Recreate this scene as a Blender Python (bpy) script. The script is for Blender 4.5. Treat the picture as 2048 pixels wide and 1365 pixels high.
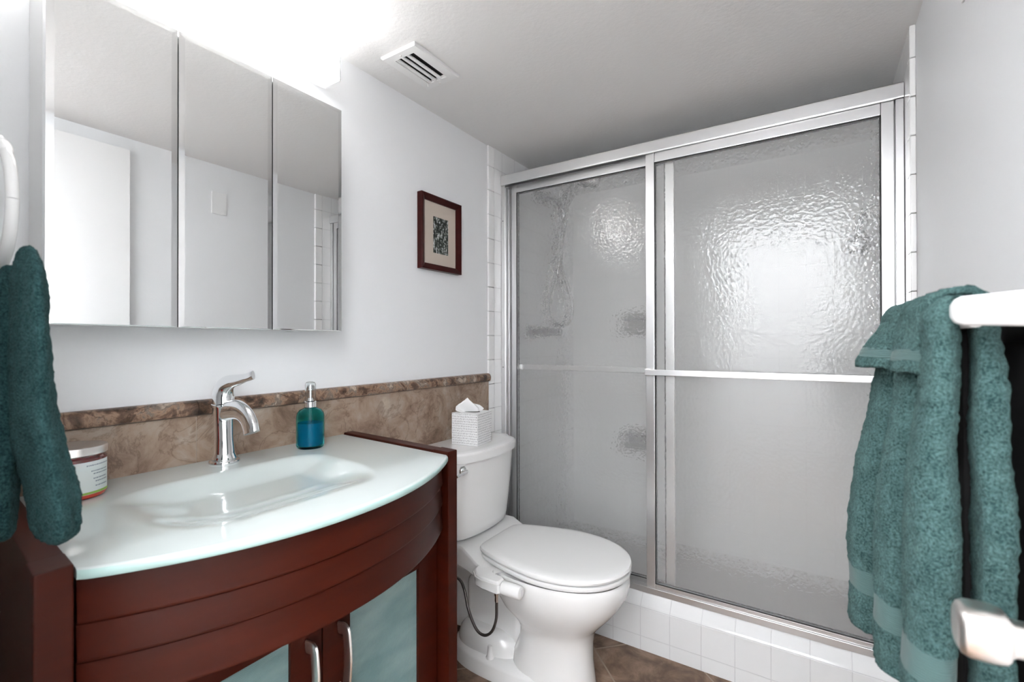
import bpy, bmesh, math, random
from mathutils import Vector, Matrix, noise
random.seed(7)
PI = math.pi
for o in list(bpy.data.objects): bpy.data.objects.remove(o)
S = bpy.context.scene
COL = S.collection
# ---------------------------------------------------------------- camera, world, light, exposure
cam = bpy.data.cameras.new('camera'); camo = bpy.data.objects.new('camera', cam); COL.objects.link(camo); S.camera = camo
cam.sensor_width = 36; cam.lens = 939.1 / 2048 * 36; cam.clip_start = .02
yaw, pit, rol = math.radians(32.7486), math.radians(.2739), math.radians(.0996)
camo.matrix_world = Matrix.Translation((1.22, 0, 1.1591)) @ Matrix.Rotation(yaw, 4, 'Z') @ Matrix.Rotation(PI/2 + pit, 4, 'X') @ Matrix.Rotation(-rol, 4, 'Z')
cam.dof.use_dof = True; cam.dof.focus_distance = 1.5; cam.dof.aperture_fstop = 5.6
W = bpy.data.worlds.new('world'); S.world = W; W.use_nodes = True
W.node_tree.nodes['Background'].inputs[0].default_value = (.95, .97, 1, 1); W.node_tree.nodes['Background'].inputs[1].default_value = .4
def area(name, loc, rot, sx, sy, power, col=(1, 1, 1)):
    l = bpy.data.lights.new(name, 'AREA'); l.shape = 'RECTANGLE'; l.size = sx; l.size_y = sy; l.energy = power; l.color = col
    o = bpy.data.objects.new(name, l); COL.objects.link(o); o.location = loc; o.rotation_euler = rot; return o
HALL_FILL_POWER = 120
LAMP = 8.0
area('hall_fill_light', (1.05, -.42, 1.95), (math.radians(-128), 0, 0), 1.9, .5, HALL_FILL_POWER)  # unseen light added in the hall, bounced back through the doorway as fill
S.view_settings.view_transform = 'Standard'; S.view_settings.look = 'None'; S.view_settings.gamma = 1; S.view_settings.use_curve_mapping = False
S.view_settings.exposure = 0.85

# ---------------------------------------------------------------- materials
def mat(name, col=(.8, .8, .8), rough=.5, metal=0, trans=0, ior=1.45, coat=0, sheen=0, emit=None, es=0, sss=0):
    m = bpy.data.materials.new(name); m.use_nodes = True; b = m.node_tree.nodes['Principled BSDF']
    I = b.inputs; I['Base Color'].default_value = (*col, 1); I['Roughness'].default_value = rough; I['Metallic'].default_value = metal
    I['Transmission Weight'].default_value = trans; I['IOR'].default_value = ior; I['Coat Weight'].default_value = coat
    I['Sheen Weight'].default_value = sheen
    if emit: I['Emission Color'].default_value = (*emit, 1); I['Emission Strength'].default_value = es
    if sss: I['Subsurface Weight'].default_value = sss; I['Subsurface Radius'].default_value = (.02, .02, .02)
    return m
class NT:
    def __init__(s, m): s.t = m.node_tree; s.n = s.t.nodes; s.b = s.n['Principled BSDF']
    def add(s, k, **kw):
        n = s.n.new(k)
        for a, v in kw.items():
            if a.startswith('i_'): n.inputs[a[2:].replace('_', ' ')].default_value = v
            else: setattr(n, a, v)
        return n
    def link(s, a, ao, b, bi): s.t.links.new(a.outputs[ao], b.inputs[bi])
    def pos(s, scale=(1, 1, 1), rot=(0, 0, 0), loc=(0, 0, 0)):
        g = s.add('ShaderNodeNewGeometry'); m = s.add('ShaderNodeMapping'); m.inputs['Scale'].default_value = scale
        m.inputs['Rotation'].default_value = rot; m.inputs['Location'].default_value = loc; s.link(g, 'Position', m, 'Vector'); return m
    def noise(s, v, scale, detail=4, rough=.5, dist=0):
        n = s.add('ShaderNodeTexNoise'); n.inputs['Scale'].default_value = scale; n.inputs['Detail'].default_value = detail
        n.inputs['Roughness'].default_value = rough; n.inputs['Distortion'].default_value = dist; s.link(v, 0, n, 'Vector'); return n
    def ramp(s, src, out, stops):
        r = s.add('ShaderNodeValToRGB'); e = r.color_ramp.elements
        while len(e) < len(stops): e.new(.5)
        for k, (p, c) in enumerate(stops): e[k].position = p; e[k].color = (*c, 1) if len(c) == 3 else c
        s.link(src, out, r, 'Fac'); return r
    def bump(s, src, out, strength, dist, prev=None):
        b = s.add('ShaderNodeBump'); b.inputs['Strength'].default_value = strength; b.inputs['Distance'].default_value = dist
        s.link(src, out, b, 'Height')
        if prev: s.link(prev, 'Normal', b, 'Normal')
        s.link(b, 'Normal', s.b, 'Normal'); return b
def g(v): return (v, v, v)
def paint(name, col, rough=.5, tex=.08):
    m = mat(name, col, rough); n = NT(m); p = n.pos(); a = n.noise(p, 90, 3); n.bump(a, 'Fac', tex, .004); return m
M_wall = paint('wall_paint', (.86, .87, .885), .45)
M_ceil = paint('ceiling_paint', (.86, .855, .85), .6, .18)
def tiles(name, axes, off=(0, 0), size=.108, col=(.90, .905, .91), grout=(.66, .66, .67), mortar=.0016, rough=.12, rot=0, mottle=None):
    m = mat(name, col, rough); n = NT(m)
    gm = n.add('ShaderNodeNewGeometry'); sp = n.add('ShaderNodeSeparateXYZ'); cb = n.add('ShaderNodeCombineXYZ')
    n.link(gm, 'Position', sp, 0); n.link(sp, 'XYZ'.index(axes[0]), cb, 0); n.link(sp, 'XYZ'.index(axes[1]), cb, 1)
    mp = n.add('ShaderNodeMapping'); mp.vector_type = 'TEXTURE'; mp.inputs['Location'].default_value = (off[0], off[1], 0); mp.inputs['Rotation'].default_value = (0, 0, rot)
    n.link(cb, 0, mp, 0)
    br = n.add('ShaderNodeTexBrick'); br.offset = 0; br.squash = 1
    for k, v in (('Scale', 1), ('Mortar Size', mortar), ('Mortar Smooth', .3), ('Bias', 0), ('Brick Width', size), ('Row Height', size)): br.inputs[k].default_value = v
    br.inputs['Color1'].default_value = (*col, 1); br.inputs['Color2'].default_value = (*col, 1); br.inputs['Mortar'].default_value = (*grout, 1)
    n.link(mp, 0, br, 'Vector')
    iv = n.add('ShaderNodeMath', operation='SUBTRACT'); iv.inputs[0].default_value = 1; n.link(br, 'Fac', iv, 1)
    if mottle:
        p = n.pos(); a = n.noise(p, 9, 8, .62, .6); r = n.ramp(a, 'Fac', mottle)
        mx = n.add('ShaderNodeMix', data_type='RGBA'); n.link(br, 'Fac', mx, 0); n.link(r, 0, mx, 6); mx.inputs[7].default_value = (*grout, 1)
        n.link(mx, 2, n.b, 'Base Color')
    else: n.link(br, 'Color', n.b, 'Base Color')
    b = n.bump(iv, 0, .6, .0012)
    p = n.pos(); a = n.noise(p, 22, 2); n.bump(a, 'Fac', .06, .004, b)
    return m
M_tile_x = tiles('white_tile_side', 'YZ', (1.69, .006), grout=(.76, .76, .77))
M_tile_y = tiles('white_tile_back', 'XZ', (.0, .006), grout=(.80, .80, .81), rough=.35)
M_tile_curb = tiles('white_tile_curb', 'XZ', (.012, .160 - .108), .1085, (.76, .765, .77), rough=.15)
M_tile_pan = tiles('shower_pan_tile', 'XY', (0, 0), .055, (.60, .59, .585), (.56, .56, .56), rough=.4)
M_trim = mat('tile_trim', (.93, .93, .93), .12)
M_floor = tiles('brown_floor_tile', 'XY', (.516, 1.669), .33, (.2, .14, .11), (.32, .25, .19), .0035, .45, PI/4,
    mottle=[(.30, (.06, .035, .022)), (.45, (.14, .085, .055)), (.58, (.25, .165, .115)), (.75, (.38, .28, .21))])
def marble(name, dark=0):
    m = mat(name, (.3, .2, .15), .28); n = NT(m); p = n.pos()
    a = n.noise(p, 11, 9, .66, .5)
    if dark: a.inputs['Scale'].default_value = 20; r = n.ramp(a, 'Fac', [(.33, (.03, .02, .015)), (.44, (.15, .085, .055)), (.50, (.34, .22, .15)), (.56, (.16, .13, .11)), (.62, (.48, .38, .30)), (.72, (.62, .52, .42))])
    else: r = n.ramp(a, 'Fac', [(.28, (.15, .09, .06)), (.42, (.27, .185, .135)), (.52, (.36, .265, .20)), (.62, (.40, .32, .26)), (.78, (.54, .45, .37))])
    b = n.noise(p, 7, 6, .6, .9)
    v = n.ramp(b, 'Fac', [(.48, (1, 1, 1)), (.5, (.30, .22, .17)), (.52, (1, 1, 1))])
    mx = n.add('ShaderNodeMix', data_type='RGBA', blend_type='MULTIPLY'); mx.inputs[0].default_value = .75 if dark else .42
    n.link(r, 0, mx, 6); n.link(v, 0, mx, 7)
    n.link(mx, 2, n.b, 'Base Color'); return m
M_marble = marble('brown_marble'); M_marble_cap = marble('brown_marble_cap', 1)
M_grout = mat('grout', (.42, .35, .29), .7)
def wood(name, col, rough=.22):
    m = mat(name, col, rough, coat=.0); n = NT(m); n.b.inputs['Specular IOR Level'].default_value = .2; p = n.pos((4, 1.0, 10)); a = n.noise(p, 4, 4, .5, .3)
    c0 = tuple(x*.8 for x in col); c1 = tuple(x*1.2 for x in col)
    r = n.ramp(a, 'Fac', [(.3, c0), (.7, c1)]); n.link(r, 0, n.b, 'Base Color')
    n.b.inputs['Coat Roughness'].default_value = .2; return m
M_wood = wood('cherry_wood', (.038, .0056, .0021), .40)
M_frame = wood('frame_wood', (.038, .004, .0035), .3)
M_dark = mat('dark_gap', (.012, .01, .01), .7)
M_mirror = mat('mirror', (.88, .89, .89), .01, 1)
M_mirror_edge = mat('mirror_bevel', (.80, .81, .81), .06, 1)
M_chrome = mat('chrome', (.86, .87, .88), .06, 1)
M_sat = mat('satin_nickel', (.84, .80, .77), .3, 1)
def brushed():
    m = mat('brushed_aluminium', (.76, .76, .765), .24, 1); n = NT(m); p = n.pos((1, 1, .6)); a = n.noise(p, 160, 2); n.bump(a, 'Fac', .04, .001); return m
M_alu = brushed(); M_alu.node_tree.nodes['Principled BSDF'].inputs['Roughness'].default_value = .33
M_gasket = mat('gasket', (.03, .03, .03), .6)
M_glass_top = mat('white_glass', (.58, .64, .63), .10, coat=.4, ior=1.5)
M_glass_edge = mat('frosted_glass_edge', (.40, .56, .535), .3)
M_china = mat('china', (.82, .82, .815), .07, coat=.5)
M_plastic = mat('white_plastic', (.82, .82, .815), .22)
M_whitemetal = mat('white_enamel', (.88, .88, .88), .3)
M_emit = mat('lamp_diffuser', (1, 1, 1), .4, emit=(1, .985, .965), es=LAMP)
M_emit2 = mat('lamp_canopy_glow', (1, 1, 1), .4, emit=(1, .99, .975), es=1.2)
def wavy_glass():
    m = bpy.data.materials.new('obscure_glass'); m.use_nodes = True; n = NT(m); p = n.pos()
    v = n.add('ShaderNodeTexVoronoi', feature='SMOOTH_F1'); v.inputs['Scale'].default_value = 95; v.inputs['Smoothness'].default_value = .6
    d = n.noise(p, 60, 2); md = n.add('ShaderNodeVectorMath', operation='MULTIPLY_ADD')
    n.link(d, 'Color', md, 0); md.inputs[1].default_value = (.012, .012, .012); n.link(p, 0, md, 2); n.link(md, 0, v, 'Vector')
    a = n.noise(p, 45, 2, .5, .4); b = n.bump(v, 'Distance', .8, .0035); b2 = n.bump(a, 'Fac', .8, .008, b)
    def node(k, **kw):
        q = n.add(k)
        for a_, v_ in kw.items(): q.inputs[a_].default_value = v_
        return q
    rf = node('ShaderNodeBsdfRefraction', IOR=1.17, Roughness=.05); n.link(b2, 0, rf, 'Normal'); rf.inputs['Color'].default_value = (.98, .985, .98, 1)
    tr = node('ShaderNodeBsdfTransparent'); tr.inputs[0].default_value = (.985, .99, .985, 1)
    gs = node('ShaderNodeBsdfGlossy', Roughness=.07); b3 = n.add('ShaderNodeBump'); b3.inputs['Strength'].default_value = .35; b3.inputs['Distance'].default_value = .002; n.link(v, 'Distance', b3, 'Height'); n.link(b3, 'Normal', gs, 'Normal')
    # pressed pattern: part of every cell is flat and lets the view and the light straight through
    f = n.ramp(n.noise(p, 130, 1), 'Fac', [(.40, g(.42)), (.60, g(.80))]); mx = n.add('ShaderNodeMixShader'); n.link(f, 0, mx, 0); n.link(tr, 0, mx, 1); n.link(rf, 0, mx, 2)
    df = node('ShaderNodeBsdfDiffuse'); df.inputs[0].default_value = (.93, .93, .93, 1); m0 = n.add('ShaderNodeMixShader'); m0.inputs[0].default_value = .20; n.link(mx, 0, m0, 1); n.link(df, 0, m0, 2); mx = m0
    fr = node('ShaderNodeFresnel', IOR=1.6); n.link(b3, 'Normal', fr, 'Normal'); m2 = n.add('ShaderNodeMixShader'); n.link(fr, 0, m2, 0); n.link(mx, 0, m2, 1); n.link(gs, 0, m2, 2)
    out = [k for k in n.n if k.type == 'OUTPUT_MATERIAL'][0]; n.link(m2, 0, out, 'Surface'); n.n.remove(n.b); return m
def clear():
    m = bpy.data.materials.new('clear_glass_back'); m.use_nodes = True; n = NT(m); tr = n.add('ShaderNodeBsdfTransparent')
    out = [k for k in n.n if k.type == 'OUTPUT_MATERIAL'][0]; n.link(tr, 0, out, 'Surface'); n.n.remove(n.b); return m
M_clearback = clear()
M_obscure = wavy_glass()
M_obscure_flat = mat('clear_sheet', (.98, .985, .98), .03, 0, 1, 1.45)
def pane():
    m = mat('frosted_pane', (.34, .50, .50), .35, ior=1.5); n = NT(m); p = n.pos((1, 1, 1))
    w = n.add('ShaderNodeTexWave', wave_type='BANDS', bands_direction='Z'); w.inputs['Scale'].default_value = 110; w.inputs['Distortion'].default_value = 3; w.inputs['Detail'].default_value = 2
    n.link(p, 0, w, 'Vector'); n.bump(w, 'Fac', .35, .0015)
    a = n.noise(n.pos((1, 1, 2.5)), 5, 3); r = n.ramp(a, 'Fac', [(.35, (.14, .235, .24)), (.65, (.25, .36, .355))]); n.link(r, 0, n.b, 'Base Color'); return m
M_pane = pane()
def terry(name, lo, hi, bs=1.0):
    m = mat(name, hi, .95, sheen=.12); n = NT(m); p = n.pos(); I = n.b.inputs
    I['Sheen Roughness'].default_value = .5; I['Sheen Tint'].default_value = (*[min(1, x*2.5+.1) for x in hi], 1)
    I['Specular IOR Level'].default_value = .1
    a = n.noise(p, 420, 2, .6); c = n.noise(p, 60, 4, .6)
    mx = n.add('ShaderNodeMath', operation='MULTIPLY_ADD'); mx.inputs[1].default_value = .7; n.link(a, 'Fac', mx, 0)
    m2 = n.add('ShaderNodeMath', operation='MULTIPLY'); m2.inputs[1].default_value = .3; n.link(c, 'Fac', m2, 0); n.link(m2, 0, mx, 2)
    r = n.ramp(mx, 0, [(.34, lo), (.66, hi)]); n.link(r, 0, I['Base Color'].node, 'Base Color')
    b = n.bump(a, 'Fac', .9*bs, .003); n.bump(c, 'Fac', .25*bs, .006, b); return m
M_teal = terry('teal_terry', (.009, .028, .029), (.072, .132, .128))
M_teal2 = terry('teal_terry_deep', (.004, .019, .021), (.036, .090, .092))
M_band = mat('teal_woven_band', (.05, .098, .096), .85, sheen=.1)
def band():
    n = NT(M_band); w = n.add('ShaderNodeTexWave', wave_type='BANDS', bands_direction='Z'); w.inputs['Scale'].default_value = 130; p = n.pos(); n.link(p, 0, w, 'Vector'); n.bump(w, 'Fac', .5, .001)
band()
M_black = mat('black_cloth', (.006, .006, .0065), .95)
M_tissue = mat('tissue_paper', (.93, .93, .93), .8)

# ---------------------------------------------------------------- mesh helpers
def link(name, me, mats, parent=None, smooth=True, autosmooth=None):
    o = bpy.data.objects.new(name, me); COL.objects.link(o)
    for m in (mats if isinstance(mats, (list, tuple)) else [mats]): me.materials.append(m)
    if smooth:
        for p in me.polygons: p.use_smooth = True
        try: me.set_sharp_from_angle(angle=math.radians(autosmooth or 40))
        except Exception: pass
        if len(me.polygons) < 4000:
            wn = o.modifiers.new('wn', 'WEIGHTED_NORMAL'); wn.weight = 80; wn.keep_sharp = True
    if parent:
        me.transform(Matrix.Translation(-parent.location)); o.parent = parent
    return o
def tag(o, label, cat, group=None, kind=None):
    o['label'] = label; o['category'] = cat
    if group: o['group'] = group
    if kind: o['kind'] = kind
    return o
def thing(name, loc, label, cat, group=None):
    o = bpy.data.objects.new(name, None); COL.objects.link(o); o.location = loc; o.empty_display_size = .05
    return tag(o, label, cat, group)
def top(name, B, mats, loc, label, cat, **k):
    """a thing that is one mesh, its origin at loc"""
    o = B.build(name, mats, None, **k); o.data.transform(Matrix.Translation(-Vector(loc))); o.location = loc
    return tag(o, label, cat)
class MB:
    def __init__(s): s.v = []; s.f = []; s.mi = []
    def add(s, vs, fs, mi=0):
        k = len(s.v); s.v += [tuple(v) for v in vs]; s.f += [[i + k for i in f] for f in fs]; s.mi += [mi]*len(fs)
    def box(s, a, b, mi=0, bev=0, seg=2, m=None):
        bm = bmesh.new(); bmesh.ops.create_cube(bm, size=1)
        c = [(a[i]+b[i])/2 for i in range(3)]; d = [abs(b[i]-a[i]) for i in range(3)]
        for v in bm.verts: v.co = Vector((v.co.x*d[0], v.co.y*d[1], v.co.z*d[2]))
        if bev: bmesh.ops.bevel(bm, geom=bm.edges[:], offset=min(bev, min(d)*.45), segments=seg, profile=.5, affect='EDGES')
        for v in bm.verts: v.co += Vector(c)
        if m is not None: bmesh.ops.transform(bm, matrix=m, verts=bm.verts[:])
        bm.verts.index_update(); s.add([v.co[:] for v in bm.verts], [[v.index for v in f.verts] for f in bm.faces], mi); bm.free(); return s
    def loft(s, rings, caps=True, mi=0, closed=True):
        k = len(s.v); n = len(rings[0])
        for r in rings: s.v += [tuple(p) for p in r]
        for i in range(len(rings)-1):
            for j in range(n if closed else n-1):
                j2 = (j+1) % n; s.f.append([k+i*n+j, k+i*n+j2, k+(i+1)*n+j2, k+(i+1)*n+j]); s.mi.append(mi)
        if caps and closed:
            s.f.append([k+j for j in range(n)][::-1]); s.f.append([k+(len(rings)-1)*n+j for j in range(n)]); s.mi += [mi, mi]
        return s
    def tube(s, pts, r, n=12, mi=0, flat=(1, 1), up=None, ex=2):
        pts = [Vector(p) for p in pts]; rr = r if isinstance(r, (list, tuple)) else [r]*len(pts); rings = []; U = Vector(up) if up else None
        pv = None
        for i, p in enumerate(pts):
            t = (pts[min(i+1, len(pts)-1)] - pts[max(i-1, 0)]).normalized()
            if U is not None: a = U.cross(t).normalized()
            elif pv is None: a = t.orthogonal().normalized()
            else: a = (pv - t*pv.dot(t)).normalized()
            pv = a; b = t.cross(a)
            q = rr[i]; q = q if isinstance(q, (tuple, list)) else (q*flat[0], q*flat[1])
            ring = []
            for j in range(n):
                c, d = math.cos(2*PI*j/n), math.sin(2*PI*j/n)
                c = math.copysign(abs(c)**(2/ex), c); d = math.copysign(abs(d)**(2/ex), d)
                ring.append(p + a*c*q[0] + b*d*q[1])
            rings.append(ring)
        return s.loft(rings, mi=mi)
    def lathe(s, prof, origin=(0, 0, 0), axis='Z', n=32, mi=0):
        rings = []; o = Vector(origin)
        for r, h in prof:
            ring = []
            for j in range(n):
                c, d = r*math.cos(2*PI*j/n), r*math.sin(2*PI*j/n)
                ring.append(o + Vector({'Z': (c, d, h), 'X': (h, c, d), 'Y': (d, h, c)}[axis]))
            rings.append(ring)
        return s.loft(rings, mi=mi)
    def prism(s, poly, z0, z1, mi=0):
        n = len(poly); s.add([(x, y, z0) for x, y in poly] + [(x, y, z1) for x, y in poly],
            [list(range(n))[::-1], list(range(n, 2*n))] + [[i, (i+1) % n, n+(i+1) % n, n+i] for i in range(n)], mi); return s
    def build(s, name, mats, parent=None, **k):
        me = bpy.data.meshes.new(name); me.from_pydata(s.v, [], s.f); me.update()
        bm = bmesh.new(); bm.from_mesh(me)
        mi = s.mi
        for i, f in enumerate(bm.faces): f.material_index = mi[i]
        bmesh.ops.recalc_face_normals(bm, faces=bm.faces[:]); bm.to_mesh(me); bm.free()
        return link(name, me, mats, parent, **k)
def B(a, b, bev=0, **k): return MB().box(a, b, bev=bev, **k)
def spline(pts, n):
    P = [Vector(p) for p in pts]; P = [2*P[0]-P[1]] + P + [2*P[-1]-P[-2]]; out = []
    m = len(P)-3
    for i in range(n):
        u = i/(n-1)*m; k = min(int(u), m-1); t = u-k; a, b, c, d = P[k:k+4]
        out.append(.5*((2*b) + (c-a)*t + (2*a-5*b+4*c-d)*t*t + (3*b-a-3*c+d)*t**3))
    return out
def interp(xs, ys, x):
    if x <= xs[0]: return ys[0]
    for i in range(len(xs)-1):
        if x <= xs[i+1]: return ys[i] + (ys[i+1]-ys[i])*(x-xs[i])/(xs[i+1]-xs[i])
    return ys[-1]
def sm(a, b, x): t = max(0, min(1, (x-a)/(b-a))); return t*t*(3-2*t)
def struct(name, mb, m, parent=None, **k):
    o = mb.build(name, m, parent, **k)
    if not parent: o['kind'] = 'structure'
    return o

# ---------------------------------------------------------------- room shell
H = 2.04; XR = 1.460; XT = 1.447; YB = 2.56
struct('floor', B((-.1, -1.9, -.1), (2.3, 1.80, 0)), M_floor, smooth=False)
struct('ceiling', B((-.1, .04, H), (1.6, 2.7, H+.1)), M_ceil, smooth=False)
struct('wall_left', B((-.1, -.1, 0), (0, 2.7, H)), M_wall, smooth=False)
struct('wall_right', B((XR, -.1, 0), (XR+.1, 2.7, H)), M_wall, smooth=False)
struct('wall_back', MB().box((-.1, YB, 0), (1.6, YB+.1, H)), M_tile_y, smooth=False)
nw = MB(); nw.box((-.1, -.08, 0), (.66, .04, 2.3)); nw.box((.66, -.08, 2.01), (1.56, .04, 2.3)); struct('wall_front', nw, M_wall, smooth=False)
tr = MB(); tr.box((.645, -.09, 0), (.675, .05, 2.02), bev=.003); tr.box((1.43, -.09, 0), (1.46, .04, 2.02), bev=.003); tr.box((.645, -.09, 2.0), (1.46, .05, 2.03), bev=.003)
struct('trim_1', tr, M_whitemetal)
hw = MB(); hw.box((-.1, -1.9, 0), (2.3, -1.8, 2.4)); hw.box((-.2, -1.9, 0), (-.1, -.08, 2.4)); hw.box((2.3, -1.9, 0), (2.4, -.08, 2.4)); hw.box((1.56, -.08, 0), (2.4, .0, 2.4))
struct('wall_hall', hw, M_wall, smooth=False)
struct('ceiling_hall', B((-.2, -1.9, 2.4), (2.4, .04, 2.5)), M_wall, smooth=False)
# tiled shower end walls: slabs 12 mm proud with a rounded trim at the outer edge
def tilewall(name, x0, x1, tname, tx0, tx1):
    struct(name, B((x0, 1.735, 0), (x1, YB, H)), M_tile_x, smooth=False)
    t = MB(); z = .006
    while z < H:
        z2 = min(z+.1065, H); t.box((tx0, 1.690, max(z, 0)), (tx1, 1.7345, z2), bev=.0035, seg=3); z += .108
    struct(tname, t, M_trim)
tilewall('wall_shower_left', 0, .010, 'trim_2', 0, .011)
tilewall('wall_shower_right', XT, XR, 'trim_3', XT-.001, XR)
struct('floor_shower', B((0, 1.82, 0), (XR, YB, .10)), M_tile_pan, smooth=False)
# curb with sloping top course
cb = MB(); prof = [(1.76, 0), (1.76, .158), (1.7615, .163), (1.765, .168), (1.788, .195), (1.795, .203), (1.86, .205), (1.88, .20), (1.88, 0)]
n = len(prof); cb.add([(0.011, y, z) for y, z in prof] + [(XT, y, z) for y, z in prof], [[i, (i+1) % n, n+(i+1) % n, n+i] for i in range(n)] + [list(range(n)), list(range(n, 2*n))])
curb = struct('trim_4', cb, M_tile_curb, smooth=False)
# marble wainscot: slabs with thin joints, and the moulded cap
mb_ = MB(); ys_ = [0.041, .217, .522, .819, 1.113, 1.408, 1.6885]
for a, b in zip(ys_[:-1], ys_[1:]):
    for z0, z1 in ((.0, .09), (.0912, .39), (.3912, .69), (.6912, .992)):
        mb_.box((0, a+.0006, z0), (.012, b-.0006, z1), bev=.0008, seg=1)
struct('trim_5', mb_, M_marble, smooth=False)
struct('trim_6', B((0, .0405, 0), (.0108, 1.6885, .990)), M_grout, smooth=False)
cp = MB(); pr = [(0, .992), (.014, .992), (.021, .995), (.024, 1.003), (.024, 1.013), (.020, 1.022), (.012, 1.0265), (0, 1.027)]
for a, b in zip(ys_[:-1], ys_[1:]):
    cp.loft([[(x, a+.0004, z) for x, z in pr], [(x, b-.0004, z) for x, z in pr]])
struct('trim_7', cp, M_marble_cap)

# ---------------------------------------------------------------- door folded back against the right wall
dr = thing('door_1', (1.443, .06, 0), 'open white door leaf folded back against the right wall', 'door'); dr['kind'] = 'structure'
B((1.436, .055, .012), (1.4585, .80, 1.985), bev=.002).build('door_panel', M_whitemetal, dr)
kn = MB(); KY, KZ = .50, .937
kn.tube([(1.4365, KY, KZ), (1.432, KY, KZ), (1.429, KY, KZ)], [.028, .028, .022], 32)
k1 = kn.build('rosette', M_sat, dr)
kb = MB(); prof = [(1.430, .0125), (1.345, .0125), (1.3425, .0135), (1.341, .0165), (1.339, .0185), (1.335, .0195), (1.328, .0200), (1.3185, .0195), (1.3145, .0175), (1.3125, .014), (1.3120, .010), (1.3118, .004)]
kb.tube([(x, KY, KZ) for x, r in prof], [r for x, r in prof], 40, ex=2.7, up=(0, 0, 1)); kb.build('door_knob', M_sat, dr)

# ---------------------------------------------------------------- mirror cabinet
ZM0, ZM1 = 1.1937, 1.8148; CX = .1055; ym = [.2438, .4463, .6495, .8506]
cab = thing('mirror_cabinet', (.0, .547, ZM0), 'three-door mirrored medicine cabinet on the wall above the sink', 'cabinet')
B((.001, ym[0]+.002, ZM0+.001), (.085, ym[3]-.002, ZM1-.001), bev=.001).build('body', M_whitemetal, cab)
for a, b in zip(ym[:-1], ym[1:]):
    d = MB(); y0, y1, z0, z1 = a+.0012, b-.0012, ZM0, ZM1; bw = .011
    d.add([(CX-.0012, y0, z0), (CX-.0012, y1, z0), (CX-.0012, y1, z1), (CX-.0012, y0, z1), (CX, y0+bw, z0+bw*.2), (CX, y1-bw, z0+bw*.2), (CX, y1-bw, z1-bw), (CX, y0+bw, z1-bw)],
          [[4, 5, 6, 7]], 0)
    d.add([(CX-.0012, y0, z0), (CX-.0012, y1, z0), (CX-.0012, y1, z1), (CX-.0012, y0, z1), (CX, y0+bw, z0+bw*.2), (CX, y1-bw, z0+bw*.2), (CX, y1-bw, z1-bw), (CX, y0+bw, z1-bw)],
          [[0, 1, 5, 4], [1, 2, 6, 5], [2, 3, 7, 6], [3, 0, 4, 7]], 1)
    d.box((.087, y0, z0), (CX-.0013, y1, z1), 2)
    d.build('mirror_door', [M_mirror, M_mirror_edge, M_mirror_edge], cab, smooth=False)
# ---------------------------------------------------------------- vanity light
vl = thing('vanity_light', (0, .53, 1.9), 'long glowing white bar light on the wall above the mirrored cabinet', 'light')
B((.036, .215, 1.902), (.098, .846, 1.963), bev=.004).build('diffuser', M_emit, vl)
for y in (.2125, .8465): B((.030, y-.0005, 1.8985), (.1015, y+.0035, 1.9665), bev=.0012).build('end_cap', M_chrome, vl)
bp = MB(); bp.box((.024, .215, 1.9005), (.0355, .846, 1.965), bev=.002); bp.build('back_rail', M_chrome, vl)
cn = MB(); cn.box((.0, .485, 1.853), (.024, .628, 1.965), bev=.003); cn.build('canopy', M_whitemetal, vl)
B((.0243, .497, 1.862), (.034, .622, 1.892), bev=.003).build('lower_diffuser', M_emit2, vl)
# ---------------------------------------------------------------- ceiling vent
v = thing('ceiling_vent', (.175, 1.097, H), 'small white louvred exhaust grille set in the ceiling', 'vent')
x0, x1, y0, y1 = .104, .246, .993, 1.200; z = H
fr = MB(); o = [(x0, y0), (x1, y0), (x1, y1), (x0, y1)]; q = [(x0+.035, y0+.026), (x1-.03, y0+.026), (x1-.03, y1-.03), (x0+.035, y1-.03)]
q2 = [(x0+.037, y0+.028), (x1-.032, y0+.028), (x1-.032, y1-.032), (x0+.037, y1-.032)]
fr.loft([[(x, y, z) for x, y in o], [(x, y, z-.006) for x, y in o], [(x+(.004 if x < .17 else -.004), y+(.004 if y < 1.1 else -.004), z-.0095) for x, y in o],
         [(x, y, z-.0115) for x, y in q], [(x, y, z-.001) for x, y in q2]], caps=False)
fr.build('frame', M_whitemetal, v, autosmooth=15)
B((x0+.034, y0+.025, z-.0009), (x1-.029, y1-.029, z-.0002)).build('dark_opening', M_dark, v, smooth=False)
for x in (.146, .168, .190):
    s_ = MB(); s_.loft([[(x + .006*math.cos(t) + (0.0), y, z-.0075 + .0045*math.sin(t)) for t in [k*PI/4 for k in range(8)]] for y in (y0+.027, y1-.031)])
    s_.build('louvre', M_whitemetal, v)
for yy in (y0+.014, y1-.016): MB().lathe([(.0035, -.0135), (.003, -.0145), (0.0005, -.015)], (.175, yy, z), n=12).build('screw', M_sat, v)
B((.136, y1-.034, z-.022), (.1375, y1-.031, z-.011)).build('damper_lever', M_whitemetal, v)
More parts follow.
